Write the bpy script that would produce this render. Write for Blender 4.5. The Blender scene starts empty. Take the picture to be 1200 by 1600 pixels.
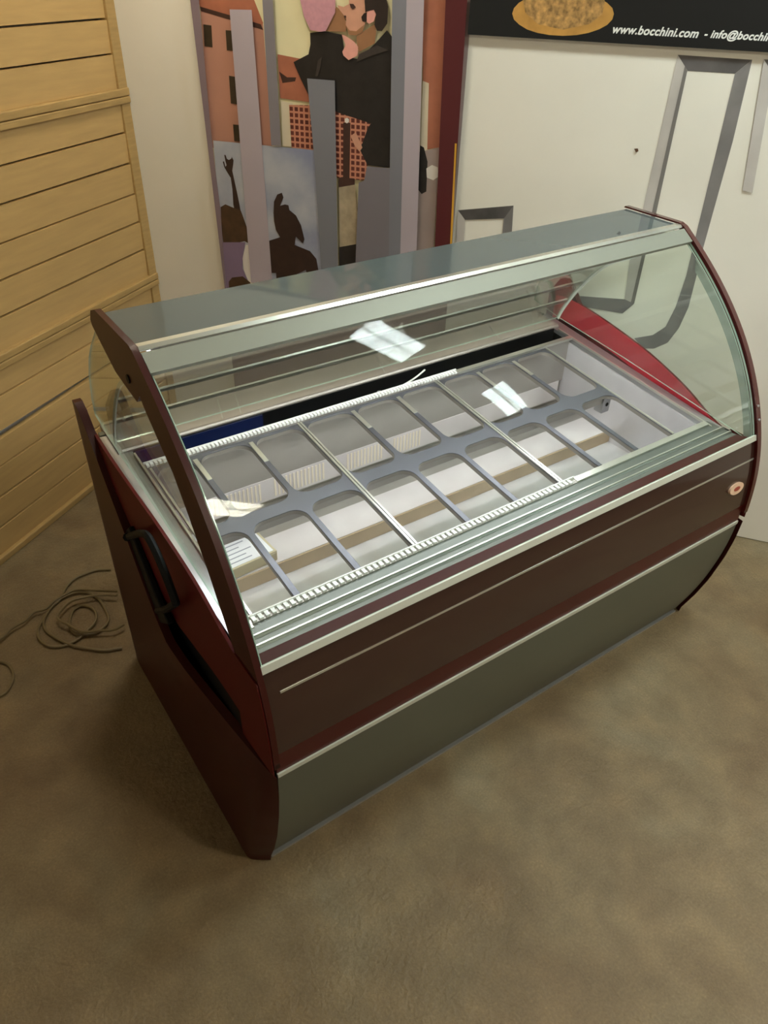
import bpy, bmesh, math, random
from mathutils import Matrix, Vector
random.seed(7)
SC = bpy.context.scene
COL = SC.collection

# ------------------------------------------------------------------ camera
cam = bpy.data.cameras.new('camera')
cam.sensor_fit = 'HORIZONTAL'; cam.sensor_width = 36.0
cam.lens = 36.0 * 1160.0 / 1200.0
cam.clip_start = 0.02
cam_o = bpy.data.objects.new('camera', cam)
COL.objects.link(cam_o)
cam_o.matrix_world = Matrix((
    (0.82109007, 0.32406120, -0.46988874, -0.395725),
    (-0.57015045, 0.50485117, -0.64811554, -1.014893),
    (0.02719478, 0.80006852, 0.59929192, 2.0),
    (0, 0, 0, 1)))
SC.camera = cam_o

# ------------------------------------------------------------------ world, exposure
wd = bpy.data.worlds.new('world'); SC.world = wd; wd.use_nodes = True
wd.node_tree.nodes['Background'].inputs[0].default_value = (1.0, 0.90, 0.70, 1)
wd.node_tree.nodes['Background'].inputs[1].default_value = 0.35
SC.view_settings.view_transform = 'Standard'
SC.view_settings.look = 'None'
SC.view_settings.gamma = 1.0
SC.view_settings.use_curve_mapping = False
SC.view_settings.exposure = 0.42
LAMP_POWER = 69.0        # radiance of the ceiling diffusers
TUBE_POWER = 34.0        # radiance of the tube inside the case

# ------------------------------------------------------------------ materials
def s2l(c):
    return tuple((x/255/12.92) if x/255 <= .04045 else ((x/255+.055)/1.055)**2.4 for x in c)
MATS = {}
def mat(name, rgb, rough=.5, metal=0.0, noise=0.0, scale=20.0, bump=0.0, bscale=60.0, spec=.5, stretch=None, coat=0.0):
    m = bpy.data.materials.new(name); m.use_nodes = True
    nt = m.node_tree; b = nt.nodes['Principled BSDF']
    c = s2l(rgb)
    b.inputs['Base Color'].default_value = (*c, 1)
    b.inputs['Roughness'].default_value = rough
    b.inputs['Metallic'].default_value = metal
    b.inputs['Specular IOR Level'].default_value = spec
    b.inputs['Coat Weight'].default_value = coat
    b.inputs['Coat Roughness'].default_value = .06
    if noise > 0 or bump > 0:
        tc = nt.nodes.new('ShaderNodeTexCoord'); mp = nt.nodes.new('ShaderNodeMapping')
        nt.links.new(tc.outputs['Object'], mp.inputs['Vector'])
        if stretch: mp.inputs['Scale'].default_value = stretch
    if noise > 0:
        n = nt.nodes.new('ShaderNodeTexNoise'); n.inputs['Scale'].default_value = scale; n.inputs['Detail'].default_value = 6
        nt.links.new(mp.outputs['Vector'], n.inputs['Vector'])
        r = nt.nodes.new('ShaderNodeValToRGB')
        r.color_ramp.elements[0].position = .3; r.color_ramp.elements[1].position = .7
        r.color_ramp.elements[0].color = (*[x*(1-noise) for x in c], 1)
        r.color_ramp.elements[1].color = (*[min(1, x*(1+noise)) for x in c], 1)
        nt.links.new(n.outputs['Fac'], r.inputs['Fac']); nt.links.new(r.outputs['Color'], b.inputs['Base Color'])
    if bump > 0:
        n2 = nt.nodes.new('ShaderNodeTexNoise'); n2.inputs['Scale'].default_value = bscale; n2.inputs['Detail'].default_value = 8
        nt.links.new(mp.outputs['Vector'], n2.inputs['Vector'])
        bp = nt.nodes.new('ShaderNodeBump'); bp.inputs['Strength'].default_value = bump; bp.inputs['Distance'].default_value = .01
        nt.links.new(n2.outputs['Fac'], bp.inputs['Height']); nt.links.new(bp.outputs['Normal'], b.inputs['Normal'])
    MATS[name] = m
    return m
def glass(name, tint, base_refl=.045, rough=0.0, body=0.0, body_rgb=(130, 145, 150)):
    """clear sheet: transparent with a Schlick mirror on top, optionally a share of coloured body"""
    m = bpy.data.materials.new(name); m.use_nodes = True
    nt = m.node_tree; nt.nodes.clear()
    out = nt.nodes.new('ShaderNodeOutputMaterial')
    tr = nt.nodes.new('ShaderNodeBsdfTransparent'); tr.inputs[0].default_value = (*tint, 1)
    gl = nt.nodes.new('ShaderNodeBsdfGlossy'); gl.inputs['Roughness'].default_value = rough
    lw = nt.nodes.new('ShaderNodeLayerWeight'); lw.inputs['Blend'].default_value = .5
    pw = nt.nodes.new('ShaderNodeMath'); pw.operation = 'POWER'; pw.inputs[1].default_value = 5
    nt.links.new(lw.outputs['Facing'], pw.inputs[0])
    ma = nt.nodes.new('ShaderNodeMath'); ma.operation = 'MULTIPLY_ADD'
    ma.inputs[1].default_value = min(1-base_refl, base_refl*40); ma.inputs[2].default_value = base_refl
    nt.links.new(pw.outputs[0], ma.inputs[0])
    under = tr.outputs[0]
    if body > 0:
        df = nt.nodes.new('ShaderNodeBsdfDiffuse'); df.inputs[0].default_value = (*s2l(body_rgb), 1)
        mb = nt.nodes.new('ShaderNodeMixShader'); mb.inputs[0].default_value = body
        nt.links.new(tr.outputs[0], mb.inputs[1]); nt.links.new(df.outputs[0], mb.inputs[2]); under = mb.outputs[0]
    mx = nt.nodes.new('ShaderNodeMixShader')
    nt.links.new(ma.outputs[0], mx.inputs[0]); nt.links.new(under, mx.inputs[1]); nt.links.new(gl.outputs[0], mx.inputs[2])
    nt.links.new(mx.outputs[0], out.inputs[0])
    MATS[name] = m
def emit(name, rgb, power):
    m = bpy.data.materials.new(name); m.use_nodes = True
    nt = m.node_tree; nt.nodes.clear()
    out = nt.nodes.new('ShaderNodeOutputMaterial'); e = nt.nodes.new('ShaderNodeEmission')
    e.inputs[0].default_value = (*rgb, 1); e.inputs[1].default_value = power
    nt.links.new(e.outputs[0], out.inputs[0]); MATS[name] = m

def floor_mat():
    m = bpy.data.materials.new('concrete'); m.use_nodes = True
    nt = m.node_tree; b = nt.nodes['Principled BSDF']
    tc = nt.nodes.new('ShaderNodeTexCoord')
    def noise(sc, det, dist=0.0):
        n = nt.nodes.new('ShaderNodeTexNoise'); n.inputs['Scale'].default_value = sc; n.inputs['Detail'].default_value = det
        n.inputs['Distortion'].default_value = dist
        nt.links.new(tc.outputs['Object'], n.inputs['Vector']); return n
    def ramp(src, stops):
        r = nt.nodes.new('ShaderNodeValToRGB')
        while len(r.color_ramp.elements) < len(stops): r.color_ramp.elements.new(.5)
        for e, (p, c) in zip(r.color_ramp.elements, stops): e.position = p; e.color = (*s2l(c), 1)
        nt.links.new(src, r.inputs['Fac']); return r
    n1 = noise(2.3, 5, .4); n2 = noise(9, 8, .2); n3 = noise(160, 4)
    r1 = ramp(n1.outputs['Fac'], [(.28, (126, 102, 72)), (.45, (142, 120, 88)), (.60, (148, 128, 96)), (.75, (158, 143, 114))])
    r2 = ramp(n2.outputs['Fac'], [(.25, (196, 194, 190)), (.5, (226, 225, 224)), (.75, (255, 252, 246))])
    mx = nt.nodes.new('ShaderNodeMix'); mx.data_type = 'RGBA'; mx.blend_type = 'MULTIPLY'; mx.inputs[0].default_value = .75
    nt.links.new(r1.outputs[0], mx.inputs[6]); nt.links.new(r2.outputs[0], mx.inputs[7])
    r3 = ramp(n3.outputs['Fac'], [(.35, (190, 190, 190)), (.62, (225, 225, 225)), (.74, (255, 255, 255))])
    mx2 = nt.nodes.new('ShaderNodeMix'); mx2.data_type = 'RGBA'; mx2.blend_type = 'MULTIPLY'; mx2.inputs[0].default_value = .6
    nt.links.new(mx.outputs[2], mx2.inputs[6]); nt.links.new(r3.outputs[0], mx2.inputs[7])
    nt.links.new(mx2.outputs[2], b.inputs['Base Color'])
    b.inputs['Roughness'].default_value = .55; b.inputs['Specular IOR Level'].default_value = .35
    bp = nt.nodes.new('ShaderNodeBump'); bp.inputs['Strength'].default_value = .8; bp.inputs['Distance'].default_value = .006
    n4 = noise(55, 10, .3)
    nt.links.new(n4.outputs['Fac'], bp.inputs['Height']); nt.links.new(bp.outputs['Normal'], b.inputs['Normal'])
    MATS['concrete'] = m
floor_mat()
mat('white_wall', (236, 231, 221), .55, noise=.02, scale=4)
mat('ceiling_white', (205, 198, 180), .8)
mat('pine', (192, 157, 102), .5, noise=.07, scale=5, stretch=(1, 1, 9), bump=.06, bscale=30)
mat('pine_frame', (172, 140, 88), .5, noise=.12, scale=9, stretch=(1, 1, 9))
mat('burgundy', (58, 16, 10), .42, spec=.25)
mat('trim_satin', (196, 196, 184), .5, metal=.15)
mat('burgundy_rim', (74, 18, 16), .22, coat=.3)
mat('burgundy_band', (66, 10, 9), .3)
mat('burgundy_side', (84, 16, 12), .5, spec=.2)
mat('brown_gloss', (54, 32, 27), .16, coat=.4)
mat('silver_paint', (110, 112, 100), .42, metal=.55, noise=.03, scale=400)
mat('aluminium', (205, 205, 196), .28, metal=.8)
mat('aluminium_satin', (138, 140, 130), .5, metal=.25)
mat('steel', (172, 172, 174), .3, metal=.8, noise=.03, scale=10)
mat('ledge_steel', (104, 108, 102), .42, metal=.4)
mat('worktop_steel', (150, 142, 134), .35, metal=.25, noise=.04, scale=8)
mat('frame_steel', (100, 101, 108), .4, metal=.6, noise=.06, scale=9)
mat('lit_red', (196, 40, 58), .4)  # side panel burgundy made brighter, as lit from inside the case
mat('steel_floor', (214, 211, 214), .4, metal=.35, noise=.05, scale=14)
mat('steel_light', (218, 211, 212), .4, metal=.2, noise=.05, scale=10)
mat('steel_dull', (168, 164, 158), .35, metal=.6, noise=.05, scale=10)
mat('rim_metal', (150, 145, 138), .4, metal=.4)
mat('tan_metal', (178, 158, 132), .45, metal=.25, noise=.06, scale=12)
mat('white_plastic', (240, 240, 238), .35)
mat('grille_white', (238, 226, 208), .5)
mat('black_plastic', (8, 7, 7), .6, spec=.2)
mat('black_slot', (14, 15, 17), .3)
mat('blue_reflection', (20, 32, 74), .3)  # colour of a reflection in the rear slot
mat('paper', (232, 232, 236), .6)
mat('carton', (190, 178, 150), .7)
mat('ink', (150, 152, 165), .7)
mat('cable', (112, 96, 64), .5)
mat('badge', (214, 178, 150), .35)
mat('badge_red', (150, 60, 45), .35)
mat('glass_edge', (170, 188, 176), .15, metal=.1)
mat('bright_edge', (226, 236, 230), .15, metal=.1)
mat('banner_black', (16, 18, 20), .35)
mat('text_white', (235, 235, 232), .5)
mat('lamp_housing', (225, 225, 220), .5)
glass('clear_glass', (.955, .975, .962), .006)
glass('rear_acrylic', (.93, .94, .92), .07, .05, body=.10, body_rgb=(205, 200, 188))
glass('top_glass', (.70, .76, .76), .05, .03, body=.88, body_rgb=(92, 102, 104))
glass('border_glass', (.8, .84, .82), .05, body=.55, body_rgb=(196, 202, 196))
glass('green_glass', (.93, .965, .935), .05)
emit('lamp_warm', (1.0, .94, .75), LAMP_POWER)
emit('lamp_cool', (.86, 1.0, .98), LAMP_POWER)
emit('tube_light', (.94, .95, 1.0), TUBE_POWER)
# printed inks
for k, c, nz, sc in [('p_cream', (226, 216, 176), .06, 6), ('p_pink', (186, 134, 116), .05, 9), ('p_orange', (170, 104, 80), .12, 14), ('p_skin2', (152, 108, 76), .08, 25), ('p_coatfold', (58, 50, 47), .2, 25), ('l_shade', (120, 116, 114), .1, 6),
        ('p_darkbrown', (66, 42, 36), .1, 20), ('p_darkwin', (58, 46, 32), .2, 30), ('p_cream2', (214, 200, 176), .05, 10),
        ('p_mauve', (158, 140, 136), .06, 10), ('p_black', (34, 29, 28), .25, 30), ('p_white', (222, 214, 208), .04, 10),
        ('p_skin', (204, 150, 126), .08, 25), ('p_pinkhand', (222, 158, 146), .08, 20), ('p_beige', (172, 156, 132), .2, 25),
        ('p_hair', (42, 30, 26), .2, 40), ('p_hat', (196, 142, 154), .08, 70), ('p_sil', (52, 34, 30), .15, 30),
        ('p_sil2', (74, 52, 36), .3, 24), ('p_lilac', (132, 112, 140), .05, 9), ('p_grey1', (134, 116, 126), .03, 5),
        ('p_lil', (178, 166, 176), .02, 5), ('p_grey2', (128, 122, 130), .02, 5), ('p_grey3', (124, 124, 134), .02, 5),
        ('p_grey4', (122, 116, 124), .02, 5), ('p_burg', (84, 26, 30), .05, 5), ('p_yellow', (214, 160, 50), .03, 5),
        ('l_dark', (92, 88, 88), .45, 7), ('l_mid', (128, 124, 124), .2, 6), ('l_light', (192, 186, 182), .12, 6), ('l_spot', (92, 64, 44), .1, 5),
        ('c_gold', (196, 146, 74), .2, 16), ('c_cake', (176, 136, 82), .55, 60)]:
    mat(k, c, .45, noise=nz, scale=sc)
def sky_print():
    m = bpy.data.materials.new('p_sky'); m.use_nodes = True; nt = m.node_tree; b = nt.nodes['Principled BSDF']
    tc = nt.nodes.new('ShaderNodeTexCoord'); n = nt.nodes.new('ShaderNodeTexNoise'); n.inputs['Scale'].default_value = 5; n.inputs['Detail'].default_value = 6
    sp = nt.nodes.new('ShaderNodeSeparateXYZ'); nt.links.new(tc.outputs['Generated'], sp.inputs[0]); nt.links.new(tc.outputs['Object'], n.inputs['Vector'])
    a = nt.nodes.new('ShaderNodeMath'); a.operation = 'MULTIPLY_ADD'; a.inputs[1].default_value = .55; nt.links.new(n.outputs['Fac'], a.inputs[0])
    c2 = nt.nodes.new('ShaderNodeMath'); c2.operation = 'MULTIPLY'; c2.inputs[1].default_value = .55; nt.links.new(sp.outputs[0], c2.inputs[0]); nt.links.new(c2.outputs[0], a.inputs[2])
    r = nt.nodes.new('ShaderNodeValToRGB'); r.color_ramp.elements[0].position = .28; r.color_ramp.elements[0].color = (*s2l((216, 216, 214)), 1)
    r.color_ramp.elements[1].position = .78; r.color_ramp.elements[1].color = (*s2l((92, 104, 152)), 1)
    nt.links.new(a.outputs[0], r.inputs['Fac']); nt.links.new(r.outputs[0], b.inputs['Base Color']); b.inputs['Roughness'].default_value = .45
    MATS['p_sky'] = m
sky_print()
def check_print():
    m = bpy.data.materials.new('p_check'); m.use_nodes = True; nt = m.node_tree; b = nt.nodes['Principled BSDF']
    tc = nt.nodes.new('ShaderNodeTexCoord'); mp = nt.nodes.new('ShaderNodeMapping'); mp.inputs['Rotation'].default_value = (math.radians(90), 0, 0)
    nt.links.new(tc.outputs['Object'], mp.inputs['Vector'])
    br = nt.nodes.new('ShaderNodeTexBrick'); br.offset = 0; br.inputs['Scale'].default_value = 1
    br.inputs['Brick Width'].default_value = .021; br.inputs['Row Height'].default_value = .021; br.inputs['Mortar Size'].default_value = .0042; br.inputs['Mortar Smooth'].default_value = .3
    br.inputs['Color1'].default_value = (*s2l((100, 44, 36)), 1); br.inputs['Color2'].default_value = (*s2l((86, 38, 32)), 1); br.inputs['Mortar'].default_value = (*s2l((196, 132, 108)), 1)
    nt.links.new(mp.outputs[0], br.inputs['Vector']); nt.links.new(br.outputs[0], b.inputs['Base Color']); b.inputs['Roughness'].default_value = .5
    MATS['p_check'] = m
check_print()

# ------------------------------------------------------------------ helpers
def tag(o, label=None, cat=None, group=None, kind=None):
    if label: o['label'] = label
    if cat: o['category'] = cat
    if group: o['group'] = group
    if kind: o['kind'] = kind
    return o
def empty(name, loc=(0, 0, 0), rz=0.0):
    o = bpy.data.objects.new(name, None); COL.objects.link(o); o.location = loc; o.rotation_euler = (0, 0, rz)
    o.empty_display_size = .1
    return o
def link(name, me, mats, parent=None, smooth=False, local=False):
    if isinstance(mats, str): mats = [mats]
    for m in mats: me.materials.append(MATS[m])
    if smooth:
        for p in me.polygons: p.use_smooth = True
    o = bpy.data.objects.new(name, me); COL.objects.link(o)
    if parent is not None:
        o.parent = parent
        if not local:           # vertices are in world coordinates, roots are never rotated then
            if parent.parent is None: o.matrix_parent_inverse = Matrix.Translation(-Vector(parent.location))
    return o
class MB:
    def __init__(s): s.v = []; s.f = []; s.m = []
    def add(s, v, f, mi=0):
        b = len(s.v); s.v += [tuple(p) for p in v]
        for q in f: s.f.append(tuple(b+i for i in q)); s.m.append(mi)
        return s
    def box(s, x0, x1, y0, y1, z0, z1, mi=0):
        return s.add([(x0,y0,z0),(x1,y0,z0),(x1,y1,z0),(x0,y1,z0),(x0,y0,z1),(x1,y0,z1),(x1,y1,z1),(x0,y1,z1)],
                     [(0,3,2,1),(4,5,6,7),(0,1,5,4),(1,2,6,5),(2,3,7,6),(3,0,4,7)], mi)
    def prism_x(s, pts, x0, x1, mi=0, cap=None):
        """closed (y,z) outline extruded along x"""
        n = len(pts); c = mi if cap is None else cap
        s.add([(x0, y, z) for y, z in pts]+[(x1, y, z) for y, z in pts], [(i, (i+1) % n, n+(i+1) % n, n+i) for i in range(n)], mi)
        s.add([(x0, y, z) for y, z in pts], [tuple(range(n))], c); s.add([(x1, y, z) for y, z in pts], [tuple(reversed(range(n)))], c)
        return s
    def prism_y(s, pts, y0, y1, mi=0):
        n = len(pts)
        s.add([(x, y0, z) for x, z in pts]+[(x, y1, z) for x, z in pts], [(i, (i+1) % n, n+(i+1) % n, n+i) for i in range(n)]+[tuple(range(n)), tuple(range(n, 2*n))], mi)
        return s
    def sheet_x(s, pts, x0, x1, th, mi=0, edge=None):
        """open (y,z) polyline extruded along x as a slab of thickness th (towards the right-hand normal)"""
        e = mi if edge is None else edge
        off = offset(pts, th); n = len(pts)
        s.add([(x0,*p) for p in pts]+[(x1,*p) for p in pts], [(i, i+1, n+i+1, n+i) for i in range(n-1)], mi)
        s.add([(x0,*p) for p in off]+[(x1,*p) for p in off], [(i, n+i, n+i+1, i+1) for i in range(n-1)], mi)
        for x in (x0, x1): s.add([(x,*p) for p in pts]+[(x,*p) for p in off], [(i, i+1, n+i+1, n+i) for i in range(n-1)], e)
        for k in (0, n-1): s.add([(x0,*pts[k]),(x1,*pts[k]),(x1,*off[k]),(x0,*off[k])], [(0,1,2,3)], e)
        return s
    def tube(s, path, r, n=8, mi=0):
        path = [Vector(p) for p in path]; rings = []
        up = Vector((0, 0, 1))
        for i, p in enumerate(path):
            t = (path[min(i+1, len(path)-1)]-path[max(i-1, 0)]).normalized()
            a = t.cross(up)
            if a.length < .05: a = t.cross(Vector((1, 0, 0)))
            a.normalize(); b = a.cross(t).normalized()
            rings.append([p+a*r*math.cos(2*math.pi*k/n)+b*r*math.sin(2*math.pi*k/n) for k in range(n)])
        v = [q for g in rings for q in g]; f = []
        for i in range(len(path)-1):
            for k in range(n): f.append((i*n+k, i*n+(k+1) % n, (i+1)*n+(k+1) % n, (i+1)*n+k))
        f.append(tuple(reversed(range(n)))); f.append(tuple(range((len(path)-1)*n, len(path)*n)))
        return s.add(v, f, mi)
    def build(s, name, mats, parent=None, smooth=False, local=False, bevel=0.0):
        me = bpy.data.meshes.new(name); me.from_pydata(s.v, [], s.f)
        for p, i in zip(me.polygons, s.m): p.material_index = i
        bm = bmesh.new(); bm.from_mesh(me); bmesh.ops.remove_doubles(bm, verts=bm.verts, dist=1e-6)
        bmesh.ops.recalc_face_normals(bm, faces=bm.faces); bm.to_mesh(me); bm.free()
        o = link(name, me, mats, parent, smooth, local)
        if smooth:
            try: me.set_sharp_from_angle(angle=math.radians(35))
            except Exception: pass
        if bevel > 0:
            b = o.modifiers.new('bevel', 'BEVEL'); b.width = bevel; b.segments = 2; b.limit_method = 'ANGLE'; b.angle_limit = math.radians(40)
        return o
def offset(pts, d):
    out = []
    for i, p in enumerate(pts):
        a = pts[max(i-1, 0)]; b = pts[min(i+1, len(pts)-1)]
        t = Vector((b[0]-a[0], b[1]-a[1])).normalized()
        out.append((p[0]+t.y*d, p[1]-t.x*d))
    return out
def lerp_tab(tab, x):
    if x <= tab[0][0]: return tab[0][1]
    for (a, va), (b, vb) in zip(tab, tab[1:]):
        if x <= b: return va+(vb-va)*(x-a)/(b-a)
    return tab[-1][1]
def spline(pts, n=8):
    """Catmull-Rom through 2D or 3D points"""
    P = [Vector(p) for p in pts]; out = []
    for i in range(len(P)-1):
        a = P[max(i-1, 0)]; b = P[i]; c = P[i+1]; d = P[min(i+2, len(P)-1)]
        for k in range(n):
            t = k/n
            out.append(.5*((2*b)+(c-a)*t+(2*a-5*b+4*c-d)*t*t+(3*b-a-3*c+d)*t*t*t))
    out.append(P[-1]); return [tuple(p) for p in out]
def fill_mesh(outlines, thick, bev=0.0):
    """flat plate in local xy with holes, from 2D outlines"""
    cu = bpy.data.curves.new('tmp', 'CURVE'); cu.dimensions = '2D'; cu.fill_mode = 'BOTH'; cu.extrude = thick/2; cu.bevel_depth = bev; cu.bevel_resolution = 1
    for pts in outlines:
        sp = cu.splines.new('POLY'); sp.points.add(len(pts)-1); sp.use_cyclic_u = True
        for q, (x, y) in zip(sp.points, pts): q.co = (x, y, 0, 1)
    o = bpy.data.objects.new('tmp', cu); COL.objects.link(o)
    dg = bpy.context.evaluated_depsgraph_get()
    me = bpy.data.meshes.new_from_object(o.evaluated_get(dg))
    bpy.data.objects.remove(o); me.materials.clear()
    return me
def rrect(x0, x1, y0, y1, r, n=6):
    pts = []
    for cx, cy, a0 in ((x1-r, y1-r, 0), (x0+r, y1-r, 90), (x0+r, y0+r, 180), (x1-r, y0+r, 270)):
        for k in range(n+1):
            a = math.radians(a0+90*k/n); pts.append((cx+r*math.cos(a), cy+r*math.sin(a)))
    return pts
def to_plane_xz(me):
    for v in me.vertices: v.co = (v.co.x, -v.co.z, v.co.y)

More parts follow.
